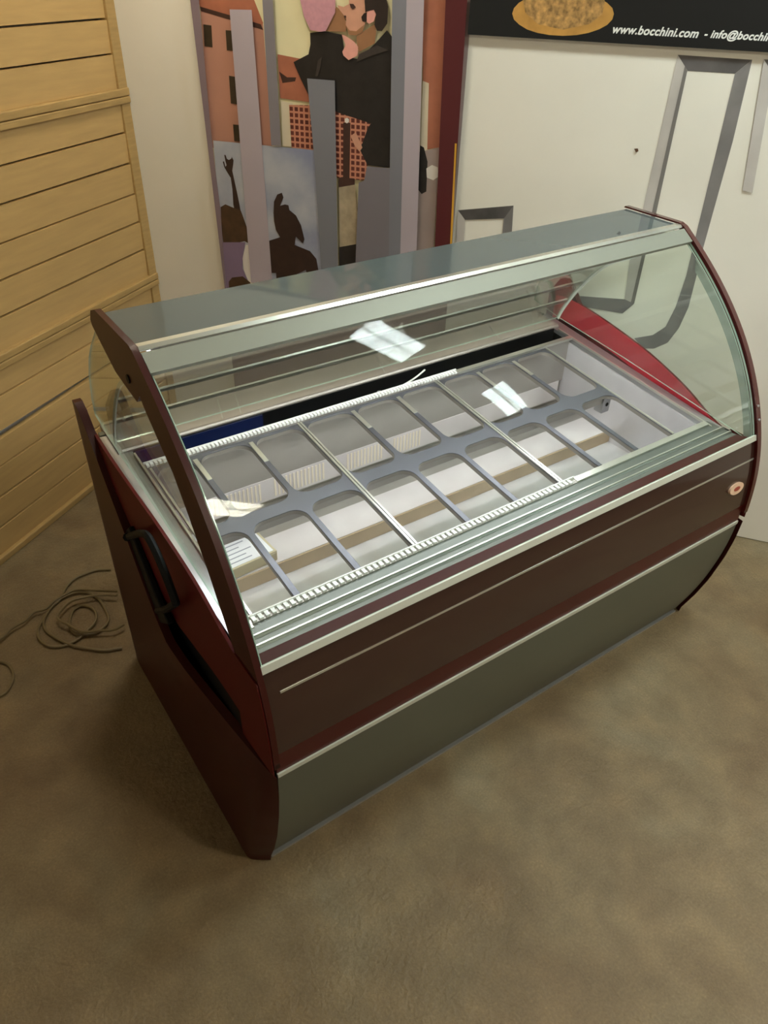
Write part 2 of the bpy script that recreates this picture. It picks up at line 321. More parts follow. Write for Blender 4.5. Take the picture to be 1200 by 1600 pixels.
# ------------------------------------------------------------------ print and cable outlines (metres)
POSTER=[
 ('printed_sky','p_cream',[(-2.526,1.891),(-1.544,1.925),(-1.529,1.041),(-2.493,0.729)]),
 ('printed_building','p_pink',[(-2.485,1.837),(-2.232,1.788),(-2.223,1.379),(-2.231,1.327),(-2.498,1.355)]),
 ('printed_roof','p_orange',[(-2.494,1.879),(-2.274,1.887),(-2.231,1.792),(-2.242,1.779),(-2.486,1.832)]),
 ('printed_eave','p_darkbrown',[(-2.486,1.832),(-2.241,1.788),(-2.233,1.771),(-2.483,1.818)]),
 ('printed_window','p_darkwin',[(-2.479,1.777),(-2.445,1.775),(-2.449,1.705),(-2.483,1.707)]),
 ('printed_window','p_darkwin',[(-2.387,1.763),(-2.353,1.763),(-2.355,1.698),(-2.389,1.699)]),
 ('printed_window','p_darkwin',[(-2.389,1.616),(-2.349,1.613),(-2.353,1.519),(-2.391,1.522)]),
 ('printed_window','p_darkwin',[(-2.389,1.448),(-2.353,1.448),(-2.354,1.389),(-2.39,1.388)]),
 ('printed_wall','p_orange',[(-2.179,1.698),(-2.049,1.685),(-2.044,1.549),(-2.177,1.555)]),
 ('printed_eave','p_darkbrown',[(-2.176,1.643),(-2.144,1.626),(-2.107,1.628),(-2.112,1.615),(-2.164,1.606)]),
 ('printed_pillar','p_cream2',[(-2.174,1.545),(-2.125,1.541),(-2.127,1.387),(-2.177,1.389)]),
 ('printed_brick_house','p_orange',[(-1.632,1.922),(-1.544,1.925),(-1.538,1.438),(-1.601,1.424)]),
 ('printed_column','p_cream2',[(-1.615,1.648),(-1.592,1.642),(-1.584,1.418),(-1.61,1.431)]),
 ('printed_pavement','p_mauve',[(-1.618,1.415),(-1.538,1.438),(-1.534,1.04),(-1.61,1.021)]),
 ('printed_passer_by','p_black',[(-1.612,1.439),(-1.597,1.433),(-1.58,1.386),(-1.578,1.28),(-1.596,1.269),(-1.613,1.285)]),
 ('printed_bag','p_white',[(-1.583,1.362),(-1.562,1.376),(-1.539,1.37),(-1.534,1.338),(-1.553,1.323),(-1.579,1.33)]),
 ('printed_skirt','p_check',[(-2.14,1.535),(-2.044,1.541),(-1.932,1.53),(-1.808,1.499),(-1.843,1.411),(-1.817,1.347),(-1.832,1.295),(-1.942,1.293),(-2.049,1.385),(-2.137,1.386)]),
 ('printed_coat','p_black',[(-2.044,1.771),(-1.99,1.779),(-1.921,1.772),(-1.911,1.705),(-1.858,1.701),(-1.799,1.749),(-1.753,1.793),(-1.73,1.771),(-1.711,1.35),(-1.819,1.352),(-1.85,1.403),(-1.821,1.477),(-1.808,1.497),(-1.94,1.524),(-2.054,1.569),(-2.086,1.622),(-2.114,1.677),(-2.053,1.705),(-2.044,1.737)]),
 ('printed_belt','p_darkbrown',[(-1.918,1.492),(-1.889,1.493),(-1.893,1.298),(-1.871,1.297),(-1.871,1.266),(-1.939,1.259),(-1.938,1.295),(-1.92,1.299)]),
 ('printed_buckle','p_white',[(-1.912,1.505),(-1.903,1.509),(-1.895,1.505),(-1.895,1.496),(-1.903,1.49),(-1.912,1.494)]),
 ('printed_hand','p_skin',[(-1.888,1.448),(-1.867,1.463),(-1.84,1.412),(-1.852,1.397),(-1.871,1.415)]),
 ('printed_trousers','p_beige',[(-1.938,1.259),(-1.87,1.276),(-1.846,1.049),(-1.936,1.025)]),
 ('printed_boot','p_black',[(-1.938,1.025),(-1.848,1.051),(-1.853,0.942),(-1.937,0.921)]),
 ('printed_coat_fold','p_coatfold',[(-2.016,1.687),(-2.0,1.7),(-2.006,1.667),(-2.017,1.638),(-2.027,1.637)]),
 ('printed_coat_fold','p_coatfold',[(-1.856,1.716),(-1.788,1.747),(-1.745,1.734),(-1.807,1.715),(-1.865,1.692)]),
 ('printed_neck','p_skin2',[(-1.866,1.77),(-1.837,1.787),(-1.797,1.809),(-1.792,1.789),(-1.797,1.752),(-1.856,1.722),(-1.863,1.743)]),
 ('printed_face','p_skin2',[(-1.941,1.854),(-1.914,1.836),(-1.902,1.799),(-1.906,1.781),(-1.974,1.78),(-1.986,1.781),(-1.953,1.834)]),
 ('printed_cheek','p_pinkhand',[(-1.921,1.772),(-1.909,1.77),(-1.875,1.754),(-1.859,1.739),(-1.86,1.712),(-1.895,1.696),(-1.915,1.709),(-1.919,1.72),(-1.907,1.741)]),
 ('printed_face','p_skin',[(-1.895,1.896),(-1.839,1.898),(-1.833,1.876),(-1.824,1.844),(-1.834,1.806),(-1.844,1.782),(-1.866,1.773),(-1.893,1.774),(-1.906,1.802),(-1.904,1.818),(-1.915,1.832),(-1.931,1.847),(-1.936,1.858),(-1.914,1.854),(-1.893,1.863)]),
 ('printed_jaw','p_skin2',[(-1.905,1.801),(-1.891,1.786),(-1.866,1.785),(-1.836,1.806),(-1.842,1.784),(-1.866,1.772),(-1.893,1.773)]),
 ('printed_ear','p_pinkhand',[(-1.83,1.828),(-1.824,1.844),(-1.803,1.851),(-1.793,1.839),(-1.8,1.817),(-1.818,1.809),(-1.828,1.815)]),
 ('printed_sideburn','p_hair',[(-1.847,1.828),(-1.837,1.839),(-1.827,1.842),(-1.827,1.814),(-1.843,1.815)]),
 ('printed_hair','p_hair',[(-1.838,1.898),(-1.762,1.901),(-1.749,1.861),(-1.751,1.813),(-1.77,1.79),(-1.788,1.79),(-1.798,1.807),(-1.792,1.837),(-1.8,1.851),(-1.824,1.846),(-1.832,1.841)]),
 ('printed_eye','p_darkbrown',[(-1.89,1.864),(-1.876,1.864),(-1.867,1.855),(-1.878,1.849),(-1.886,1.853)]),
 ('printed_nostril','p_darkbrown',[(-1.912,1.828),(-1.905,1.83),(-1.902,1.825),(-1.908,1.822)]),
 ('printed_hat','p_hat',[(-2.081,1.907),(-1.955,1.911),(-1.943,1.872),(-1.944,1.837),(-1.981,1.78),(-2.001,1.777),(-2.04,1.78),(-2.064,1.821),(-2.076,1.867)]),
 ('printed_inset_sky','p_sky',[(-2.48,1.384),(-2.03,1.387),(-2.017,0.89),(-2.015,0.799),(-2.495,0.728)]),
 ('printed_figure_arm','p_sil',[(-2.435,1.335),(-2.429,1.334),(-2.425,1.321),(-2.416,1.317),(-2.404,1.324),(-2.402,1.331),(-2.395,1.317),(-2.399,1.299),(-2.405,1.277),(-2.401,1.253),(-2.392,1.197),(-2.385,1.148),(-2.382,1.12),(-2.41,1.111),(-2.414,1.145),(-2.412,1.206),(-2.415,1.249),(-2.429,1.269),(-2.44,1.287),(-2.445,1.308),(-2.439,1.31),(-2.435,1.29),(-2.429,1.296),(-2.433,1.314)]),
 ('printed_figure_hair','p_sil2',[(-2.476,1.127),(-2.452,1.141),(-2.415,1.131),(-2.381,1.123),(-2.367,1.082),(-2.351,1.035),(-2.359,1.025),(-2.35,0.988),(-2.375,0.997),(-2.423,0.982),(-2.481,0.978),(-2.482,1.046)]),
 ('printed_figure_top','p_lilac',[(-2.484,0.979),(-2.372,0.993),(-2.391,0.926),(-2.396,0.876),(-2.382,0.841),(-2.365,0.799),(-2.488,0.759)]),
 ('printed_figure_light','p_white',[(-2.371,0.982),(-2.346,0.986),(-2.35,0.801),(-2.365,0.805),(-2.39,0.871),(-2.392,0.92)]),
 ('printed_figure_back','p_sil2',[(-2.472,0.806),(-2.453,0.828),(-2.399,0.841),(-2.363,0.818),(-2.36,0.793),(-2.476,0.738)]),
 ('printed_figure_head','p_sil',[(-2.228,1.131),(-2.223,1.176),(-2.206,1.206),(-2.185,1.215),(-2.179,1.197),(-2.196,1.163),(-2.174,1.171),(-2.158,1.169),(-2.155,1.151),(-2.126,1.132),(-2.105,1.095),(-2.092,1.04),(-2.099,1.022),(-2.131,1.047),(-2.138,1.011),(-2.068,0.994),(-2.04,0.965),(-2.029,0.901),(-2.084,0.888),(-2.091,0.911),(-2.233,0.83),(-2.233,0.879),(-2.257,0.876),(-2.257,1.014),(-2.204,1.035),(-2.222,1.064),(-2.228,1.098)]),
 ('printed_strip','p_grey1',[(-2.516,1.892),(-2.474,1.893),(-2.479,1.852),(-2.484,1.449),(-2.483,1.304),(-2.477,1.124),(-2.49,0.729),(-2.495,0.728)]),
 ('printed_strip','p_lil',[(-2.356,1.829),(-2.267,1.831),(-2.253,0.764),(-2.359,0.748)]),
 ('printed_strip','p_grey2',[(-2.222,1.902),(-2.181,1.903),(-2.177,1.388),(-2.22,1.389)]),
 ('printed_strip','p_grey3',[(-2.057,1.629),(-1.947,1.629),(-1.94,0.81),(-2.013,0.799),(-2.036,1.345)]),
 ('printed_block','p_grey4',[(-1.817,1.35),(-1.714,1.352),(-1.71,0.843),(-1.868,0.82),(-1.851,1.287),(-1.828,1.297)]),
 ('printed_strip','p_grey3',[(-1.734,1.919),(-1.682,1.92),(-1.664,0.85),(-1.715,0.843)]),
 ('printed_strip','p_lil',[(-1.683,1.92),(-1.622,1.922),(-1.596,0.86),(-1.666,0.85)]),
 ('printed_border','p_burg',[(-1.547,1.931),(-1.473,1.934),(-1.46,0.992),(-1.524,0.984)]),
 ('printed_edge','p_yellow',[(-1.477,1.459),(-1.47,1.459),(-1.454,0.993),(-1.462,0.992)]),
]
LETTERS=[
 ('letter_top','l_dark',[(-0.776,1.773),(-0.553,1.772),(-0.592,1.732),(-0.735,1.731)]),
 ('letter_stroke','l_mid',[(-0.553,1.772),(-0.592,1.731),(-0.587,1.576),(-0.577,1.215),(-0.573,1.088),(-0.58,0.97),(-0.597,0.888),(-0.635,0.848),(-0.7,0.824),(-0.658,0.788),(-0.618,0.794),(-0.574,0.826),(-0.548,0.891),(-0.535,0.976),(-0.538,1.093),(-0.542,1.203),(-0.543,1.541)]),
 ('letter_stroke','l_light',[(-0.776,1.773),(-0.736,1.731),(-0.728,1.28),(-0.731,1.138),(-0.73,0.96),(-0.769,0.972),(-0.781,1.113),(-0.776,1.294)]),
 ('letter_foot','l_mid',[(-0.769,0.972),(-0.73,0.96),(-0.764,0.916),(-0.945,0.92),(-1.056,0.953),(-1.034,0.969),(-0.935,0.96)]),
 ('letter_shade','l_shade',[(-0.747,1.745),(-0.736,1.731),(-0.728,1.28),(-0.731,1.138),(-0.73,0.96),(-0.743,0.963),(-0.743,1.141),(-0.743,1.285)]),
 ('letter_top','l_dark',[(-1.449,1.224),(-1.238,1.264),(-1.268,1.214),(-1.418,1.192)]),
 ('letter_stroke','l_mid',[(-1.238,1.264),(-1.223,1.034),(-1.264,1.02),(-1.268,1.214)]),
 ('letter_stroke','l_light',[(-1.449,1.224),(-1.418,1.192),(-1.41,0.987),(-1.444,0.977)]),
 ('letter_top','l_dark',[(-0.52,1.775),(-0.344,1.777),(-0.38,1.736),(-0.48,1.736)]),
 ('letter_stroke','l_light',[(-0.52,1.775),(-0.48,1.736),(-0.437,1.392),(-0.47,1.397)]),
 ('speck','l_spot',[(-0.849,1.493),(-0.837,1.495),(-0.833,1.487),(-0.84,1.482)]),
]
CAKE=[
 ('printed_plate','c_gold',[(-0.995,1.873),(-0.997,1.858),(-1.01,1.843),(-1.033,1.83),(-1.064,1.819),(-1.102,1.811),(-1.144,1.807),(-1.187,1.807),(-1.228,1.811),(-1.264,1.819),(-1.292,1.831),(-1.311,1.844),(-1.319,1.86),(-1.315,1.875),(-1.301,1.89),(-1.276,1.904),(-1.244,1.914),(-1.205,1.921),(-1.164,1.925),(-1.123,1.924),(-1.083,1.92),(-1.049,1.912),(-1.022,1.901),(-1.003,1.888)]),
 ('printed_cake','c_cake',[(-1.297,1.956),(-1.281,1.992),(-1.237,2.018),(-1.182,2.026),(-1.125,2.021),(-1.069,1.998),(-1.044,1.964),(-1.029,1.9),(-1.031,1.87),(-1.065,1.843),(-1.147,1.824),(-1.231,1.835),(-1.276,1.864),(-1.288,1.897)]),
]
CABLE_A=[(0.028,1.416),(-0.019,1.442),(-0.074,1.443),(-0.12,1.43),(-0.157,1.396),(-0.184,1.354),(-0.234,1.32),(-0.277,1.27),(-0.303,1.22),(-0.304,1.168),(-0.282,1.124),(-0.24,1.104),(-0.195,1.108),(-0.16,1.126),(-0.113,1.162),(-0.099,1.223),(-0.126,1.271),(-0.164,1.265),(-0.193,1.215),(-0.199,1.16),(-0.18,1.127),(-0.127,1.104),(-0.075,1.138),(-0.063,1.207),(-0.069,1.284),(-0.104,1.343),(-0.152,1.356),(-0.209,1.339),(-0.265,1.279),(-0.276,1.219),(-0.252,1.146),(-0.213,1.08),(-0.172,1.038),(-0.13,1.002),(-0.077,0.983)]
CABLE_B=[(0.005,1.265),(-0.06,1.313),(-0.12,1.358),(-0.162,1.358),(-0.207,1.346),(-0.25,1.317),(-0.289,1.32),(-0.33,1.292),(-0.376,1.28),(-0.426,1.248),(-0.52,1.235)]
CABLE_C=[(-0.036,1.07),(-0.074,1.065),(-0.121,1.092),(-0.172,1.118),(-0.204,1.18),(-0.225,1.227),(-0.21,1.26),(-0.159,1.297),(-0.099,1.29),(-0.044,1.263),(-0.006,1.233)]
CABLE_D=[(-0.507,1.188),(-0.448,1.15),(-0.425,1.112),(-0.424,1.06),(-0.446,1.017),(-0.473,0.996),(-0.53,1.01)]

# ------------------------------------------------------------------ the room
WALL_RZ = math.atan2(-.8039, .5948); WALL_O = (2.43, .105, 0)        # back wall: local x to the right, local -y into the room
FEN_RZ = math.radians(34.3); FEN_O = (-.327, 1.70, 0)
def wall_to_world(x, y, z=0.0):
    c, s_ = math.cos(WALL_RZ), math.sin(WALL_RZ)
    return (WALL_O[0]+c*x-s_*y, WALL_O[1]+s_*x+c*y, z)
CEIL = 3.2
o = MB().box(-6, 7, -7, 5, -.05, 0).build('floor', 'concrete'); tag(o, kind='structure')
o = MB().box(-6, 7, -7, 5, CEIL, CEIL+.05).build('ceiling', 'ceiling_white'); tag(o, kind='structure')
o = MB().box(-2.95, 4.5, 0, .1, 0, CEIL).build('wall_back', 'white_wall', local=True)
o.location = WALL_O; o.rotation_euler = (0, 0, WALL_RZ); tag(o, kind='structure')
o = MB().box(-4.5, 1.45, .09, .19, 0, CEIL).build('wall_left', 'white_wall', local=True)
o.location = FEN_O; o.rotation_euler = (0, 0, FEN_RZ); tag(o, kind='structure')

# ------------------------------------------------------------------ the display case
PROF = [(.425,1.351),(.372,1.322),(.33,1.290),(.275,1.248),(.218,1.200),(.163,1.148),(.106,1.078),(.056,1.005),(.008,.930),
        (-.033,.850),(-.060,.770),(-.079,.690),(-.089,.600),(-.093,.505),(-.091,.430),(-.081,.340),(-.058,.220),(-.030,.120),(.006,.020)]
def prof_y(z):
    if z >= .80: return ((.67745934*z-1.09627889)*z+.80064571)*z-.33531103     # the drawn curve of the glass
    return lerp_tab([(b, a) for a, b in reversed(PROF)], z)
def prof(z0, z1, n=24, inset=0.0):
    """(y,z) along the front from z0 up to z1, set back by inset"""
    pts = [(prof_y(z0+(z1-z0)*i/n), z0+(z1-z0)*i/n) for i in range(n+1)]
    sm = pts[:]
    for _ in range(3): sm = [sm[0]]+[((a[0]+2*b[0]+c[0])/4, b[1]) for a, b, c in zip(sm, sm[1:], sm[2:])]+[sm[-1]]
    return offset(sm, inset)
XL, XR = 0.0, 1.765
case = empty('ice_cream_display_case', (.88, .45, 0))
tag(case, 'burgundy and silver ice cream display case with curved glass front, standing on concrete floor', 'display case')
# --- lower front
base = MB().sheet_x(prof(.022, .497, 20, .006), .004, 1.752, .02).build('base_panel', 'silver_paint', case, True)
MB().sheet_x(prof(.4975, .5105, 3, .003), .004, 1.750, .006).build('base_trim', 'trim_satin', case, True)
MB().sheet_x(prof(.511, .576, 6, .007), .004, 1.752, .012).build('recessed_band', 'burgundy_band', case, True)
fp = MB().sheet_x(prof(.575, .804, 14, .005), .004, 1.752, .02).build('front_panel', 'brown_gloss', case, True)
MB().sheet_x(prof(.742, .747, 2, .0035), .04, 1.750, .004).build('accent_strip', 'aluminium', fp, True)
MB().sheet_x(prof(.804, .821, 4, -.001), .002, 1.753, .006).build('glass_trim', 'trim_satin', case, True)
MB().box(.02, 1.745, .02, .04, 0.002, .034).build('plinth', 'black_plastic', case)
MB().box(.004, 1.752, .008, .024, .001, .009).build('floor_trim', 'steel_dull', case)
# badge
yb = prof_y(.672)-.002+.005
nv = Vector((0, -1, .25)).normalized(); uv = Vector((0, .25, 1)).normalized()
def oval(name, a, b, d, m, par):
    n = 24; c0 = Vector((1.668, yb, .668)); mb = MB()
    ring = [c0+Vector((1, 0, 0))*a*math.cos(2*math.pi*k/n)+uv*b*math.sin(2*math.pi*k/n) for k in range(n)]
    top = [p+nv*d for p in ring]; bot = [p-nv*.004 for p in ring]
    mb.add(bot+top, [(k, (k+1) % n, n+(k+1) % n, n+k) for k in range(n)]+[tuple(range(n, 2*n))])
    return mb.build(name, m, par)
bd = oval('badge', .036, .019, .006, 'badge', fp); bd['label'] = 'small pale oval maker badge with a reddish mark'
oval('badge_mark', .016, .007, .0072, 'badge_red', bd)
# --- glass and canopy
o = MB().sheet_x(prof(.821, 1.318, 48, .002), .012, 1.745, .006, 0, 1).build('front_glass', ['clear_glass', 'glass_edge'], case, True)
MB().sheet_x(prof(1.314, 1.342, 8, -.003), .010, 1.750, .012).build('canopy_lip', 'aluminium_satin', case, True)
MB().prism_x([(.428,1.334),(.416,1.340),(.407,1.3465),(.414,1.353),(.43,1.353)], .010, 1.750).build('canopy_bead', 'aluminium', case, True)
MB().box(.010, 1.750, .43, .632, 1.340, 1.350).build('canopy_top', 'top_glass', case, bevel=.0015)
MB().box(.010, 1.750, .612, .632, 1.318, 1.3395).build('canopy_rail', 'aluminium', case)
hs = MB().box(.06, 1.70, .435, .53, 1.300, 1.336).build('lamp_housing', 'lamp_housing', case)
MB().box(.06, 1.70, .5305, .534, 1.262, 1.336).build('added_light_skirt', 'lamp_housing', hs)  # unseen skirt added to keep the tube light off the wall
MB().box(.06, 1.70, .431, .4345, 1.274, 1.336).build('added_light_skirt', 'lamp_housing', hs)  # front skirt, also added to steer the tube light down
MB().tube([(.10, .475, 1.288), (1.66, .475, 1.288)], .011, 10).build('lamp_tube', 'tube_light', hs, True)
# --- side frames (the painted borders of the end panes)
SIDE_TOP = [(.660,1.338),(.640,1.349),(.425,1.351)]
outer = prof(.545, 1.345, 40, -.006)                       # upwards
inner_up = [(.052,.790),(.100,.872),(.150,.958),(.215,1.055),(.272,1.130),(.338,1.180),(.393,1.226),(.410,1.247),(.438,1.220),(.490,1.226),(.568,1.238),(.642,1.276),(.690,1.303)]
def side_frame(x0, x1, wide=True):
    pts = list(outer)+[(.424,1.357),(.640,1.357),(.676,1.343),(.694,1.315)]+list(reversed(inner_up))
    pts += [(.01,.70),(-.02,.60)]
    if not wide:
        pts = list(outer)+[(.424,1.357),(.640,1.357),(.645,1.352),(.426,1.352)]+list(reversed(prof(.56, 1.340, 40, .018)))+[(.05,.60),(.04,.545)]
    me = fill_mesh([pts], x1-x0)
    xm = (x0+x1)/2
    for v in me.vertices: v.co = (xm+v.co.z, v.co.x, v.co.y)
    return me
fl = link('side_frame', side_frame(-.006, .008), 'burgundy', case)
fr = link('side_frame', side_frame(1.751, 1.770, False), 'burgundy_rim', case)
bg = prof(.80, 1.285, 30, .018); bi = prof(.80, 1.265, 30, .040)
mb = MB(); n_ = len(bg)
mb.prism_x(bg+list(reversed(bi)), 1.746, 1.7515); mb.build('frame_backing', 'border_glass', fr)
def bolt(x, y, z, r, par, m='black_plastic', sx=-1):
    MB().tube([(x, y, z), (x+sx*.004, y, z)], r, 10).build('bolt', m, par)
bolt(-.005, .468, 1.262, .010, fl)
def front_dot(z):
    p = prof(.545, 1.345, 40, -.006); y = min(p, key=lambda q: abs(q[1]-z))
    MB().tube([(1.760, y[0]+.001, y[1]), (1.760, y[0]-.003, y[1])], .004, 8).build('bolt', 'steel', fr)
front_dot(.90); front_dot(.875)
# --- side glass: behind the frame down to the sill, rear edge bowed out
PANE = prof(.80, 1.33, 30, .010)+[(.44,1.335),(.655,1.335),(.72,1.290),(.83,1.196),(.883,1.141),(.935,1.063),(.965,.985),(.970,.93),(.83,.905),(.5,.87),(.2,.83)]
for x in (.0145, 1.7425):
    mb = MB(); mb.prism_x(PANE, x-.0025, x+.0025, 1, 0); mb.build('side_glass', ['green_glass', 'glass_edge'], case)
# --- curved rear closure
REAR = spline([(.838,.905),(.820,.950),(.770,1.034),(.705,1.118),(.647,1.172),(.575,1.212),(.520,1.245)], 6)
rc = MB().sheet_x(REAR, .022, 1.736, -.005, 0, 1).build('rear_screen', ['rear_acrylic', 'glass_edge'], case, True)
MB().sheet_x(REAR, .0175, .0218, -.012).build('screen_edge', 'bright_edge', rc, True)
MB().sheet_x(REAR, 1.7362, 1.7398, -.012).build('screen_edge', 'bright_edge', rc, True)
for k in (8, 14, 24):
    a = REAR[k]; b = REAR[k+1]
    MB().sheet_x([a, b], .024, 1.734, .006).build('screen_rail', 'aluminium', rc)

# --- burgundy side panels and lower end shells
LIP = [(-.078,.507),(0,.505),(.14,.50),(.35,.492),(.44,.505),(.50,.55),(.56,.63),(.62,.72),(.71,.84),(.80,.965),(.85,1.02),(.875,1.032),(.90,1.028),(.92,1.005),(.93,.97)]
def sm(t): t = max(0, min(1, t)); return t*t*(3-2*t)
def shell(sgn, x_face):
    NV, NT = 44, 22; mb = MB(); outer_v = []
    for i in range(NV+1):
        v = (i/NV)**1.25
        yt = -.078+v*(.93+.078); zt = lerp_tab(LIP, yt)
        for j in range(NT+1):
            t = j/NT; z = .004+t*(zt-.004)
            yf = prof_y(max(.02, min(z, .505)))-.004
            y = yf+v*(.93-yf)
            edge = sm((y-yf)/.045)**.6
            lip = max(0, min(1, (yt+.078)/.52))**.75
            k = t**4
            th = .05*((1-k)*edge+k*lip)
            if y > .89: th *= (1-.35*((y-.89)/.04)**2)
            outer_v.append((x_face+sgn*th, y, z))
    f = []
    W_ = NT+1
    for i in range(NV):
        for j in range(NT): f.append((i*W_+j, (i+1)*W_+j, (i+1)*W_+j+1, i*W_+j+1))
    inner = [(x_face+sgn*(max(0, abs(x-x_face)-.022)), y, z) for x, y, z in outer_v]
    n = len(outer_v)
    f2 = [tuple(n+q for q in reversed(g)) for g in f]
    rim = [i*W_ for i in range(NV+1)]+[NV*W_+j for j in range(1, NT+1)]+[i*W_+NT for i in range(NV-1, -1, -1)]+[j for j in range(NT-1, 0, -1)]
    f3 = [(rim[k], rim[(k+1) % len(rim)], n+rim[(k+1) % len(rim)], n+rim[k]) for k in range(len(rim))]
    mb.add(outer_v+inner, f+f2+f3)
    return mb
sh = shell(-1, -.002).build('end_shell', 'burgundy', case, True)
shell(1, 1.766).build('end_shell', 'burgundy', case, True)
PTOP = [(.048,.775),(.126,.800),(.25,.855),(.40,.900),(.525,.925),(.716,.955),(.85,.968),(.93,.955)]
GRV = [(-.06,.555),(.06,.57),(.2,.58),(.40,.585),(.50,.63),(.58,.72),(.66,.80),(.74,.87),(.80,.92),(.93,.945)]
def flare(y): return .030*sm((y-.05)/.7)
def side_panel(sgn, x_face):
    top = spline(PTOP, 4); n = len(top); mb = MB()
    lo = [(y, min(z-.004, lerp_tab(GRV, y))) for y, z in top]
    def X(y, o_): return x_face+sgn*(flare(y)+o_)
    v = [(X(y, 0), y, z) for y, z in top]+[(X(y, 0), y, z) for y, z in lo]+[(X(y, -.008), y, z) for y, z in top]+[(X(y, -.008), y, z) for y, z in lo]
    f = []
    for i in range(n-1):
        f += [(i, i+1, n+i+1, n+i), (2*n+i, 3*n+i, 3*n+i+1, 2*n+i+1), (i, 2*n+i, 2*n+i+1, i+1), (n+i, n+i+1, 3*n+i+1, 3*n+i)]
    f += [(0, n, 3*n, 2*n), (n-1, 3*n-1, 4*n-1, 2*n-1)]
    mb.add(v, f)
    return mb
def front_cheek(x0, x1):
    pts = prof(.520, .790, 14, -.002)+[(.052,.790),(.062,.775),(.062,.50)]
    me = fill_mesh([pts], x1-x0)
    for v in me.vertices: v.co = ((x0+x1)/2+v.co.z, v.co.x, v.co.y)
    return me
link('front_cheek', front_cheek(-.0095, -.0062), 'burgundy_side', case); link('front_cheek', front_cheek(1.7705, 1.7735), 'burgundy_side', case)
sp_l = side_panel(-1, -.006).build('side_panel', 'burgundy_side', case, True)
side_panel(1, 1.770).build('side_panel', 'burgundy_side', case, True)
def lit_face(sgn, x_face):  # brighter red copy of the panel face, painting the case light on it
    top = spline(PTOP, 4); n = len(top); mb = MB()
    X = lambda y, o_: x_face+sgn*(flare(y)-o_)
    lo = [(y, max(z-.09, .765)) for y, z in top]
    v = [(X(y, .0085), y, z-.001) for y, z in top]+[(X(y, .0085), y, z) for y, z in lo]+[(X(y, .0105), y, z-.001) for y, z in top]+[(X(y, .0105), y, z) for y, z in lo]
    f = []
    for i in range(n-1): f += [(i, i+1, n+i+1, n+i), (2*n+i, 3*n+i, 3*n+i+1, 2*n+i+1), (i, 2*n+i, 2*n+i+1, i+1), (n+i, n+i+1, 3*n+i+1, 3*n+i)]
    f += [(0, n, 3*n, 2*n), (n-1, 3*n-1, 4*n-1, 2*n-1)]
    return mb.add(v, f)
ln = lit_face(1, 1.770).build('lit_inner_face', 'lit_red', case, True); ln['label'] = 'inner face of the right end, in brighter red painting the light on it'
# black pull handle on the left end
hp = [(-.012,.655,.735),(-.045,.620,.745),(-.052,.43,.885),(-.05,.375,.886),(-.048,.325,.835),(-.045,.292,.765),(-.045,.36,.70),(-.045,.50,.57),(-.012,.545,.535)]
hd = MB().tube(spline(hp[1:5]+hp[5:6], 5), .010, 8).build('handle', 'black_plastic', case, True)
hd['label'] = 'black pull handle on the burgundy left end'
MB().tube([(-.012,.66,.71),(-.042,.655,.72),(-.050,.62,.745)], .012, 8).build('handle_mount', 'black_plastic', hd, True)
MB().tube([(-.045,.292,.765),(-.042,.40,.655),(-.040,.52,.55),(-.012,.55,.53)], .010, 8).build('handle_mount', 'black_plastic', hd, True)
mb = MB(); q = [(.70,.70),(.60,.79),(.47,.64),(.40,.60),(.53,.50),(.60,.52)]
mb.prism_x(q, -.046, -.030); mb.build('handle_plate', 'black_plastic', hd, bevel=.004)
# --- carcass
MB().prism_x([(-.055,.50),(-.060,.56),(.02,.70),(.05,.755),(.85,.845),(.90,.845),(.90,.30),(.0,.42)], -.004, .003).build('groove_liner', 'black_plastic', case)
MB().prism_x([(-.055,.50),(-.060,.56),(.02,.70),(.05,.755),(.85,.845),(.90,.845),(.90,.30),(.0,.42)], 1.761, 1.767).build('groove_liner', 'black_plastic', case)
MB().box(.004, .030, .05, .925, .01, .79).build('end_wall', 'black_plastic', case)
MB().box(1.735, 1.760, .05, .925, .01, .79).build('end_wall', 'black_plastic', case)
MB().box(.004, 1.760, .925, .945, .01, .885).build('rear_panel', 'silver_paint', case)

# --- inside: tray plane z = .785 + .11 y
def tz(y): return .785+.11*y
# sills at both ends
def sill(x0, x1):
    mb = MB(); y0, y1 = .06, .92
    xf = x0+(.018 if x0 < .5 else -.018)
    mb.add([(xf,y0,tz(y0)-.002),(x1,y0,tz(y0)-.006),(x1,y1,tz(y1)-.006),(x0,y1,tz(y1)-.002),
            (xf,y0,tz(y0)-.02),(x1,y0,tz(y0)-.02),(x1,y1,tz(y1)-.02),(x0,y1,tz(y1)-.02)],
           [(0,1,2,3),(4,7,6,5),(0,4,5,1),(1,5,6,2),(2,6,7,3),(3,7,4,0)])
    return mb
MB.build(sill(-.012, .058), 'sill', 'steel', case)
MB.build(sill(1.772, 1.716), 'sill', 'steel', case)
for x in (.057, 1.7165):
    MB().add([(x-.003,.09,tz(.09)-.004),(x+.003,.09,tz(.09)-.004),(x+.003,.80,tz(.80)-.004),(x-.003,.80,tz(.80)-.004),
              (x-.003,.09,tz(.09)+.004),(x+.003,.09,tz(.09)+.004),(x+.003,.80,tz(.80)+.004),(x-.003,.80,tz(.80)+.004)],
             [(0,3,2,1),(4,5,6,7),(0,1,5,4),(1,2,6,5),(2,3,7,6),(3,0,4,7)]).build('sill_bead', 'aluminium', case)
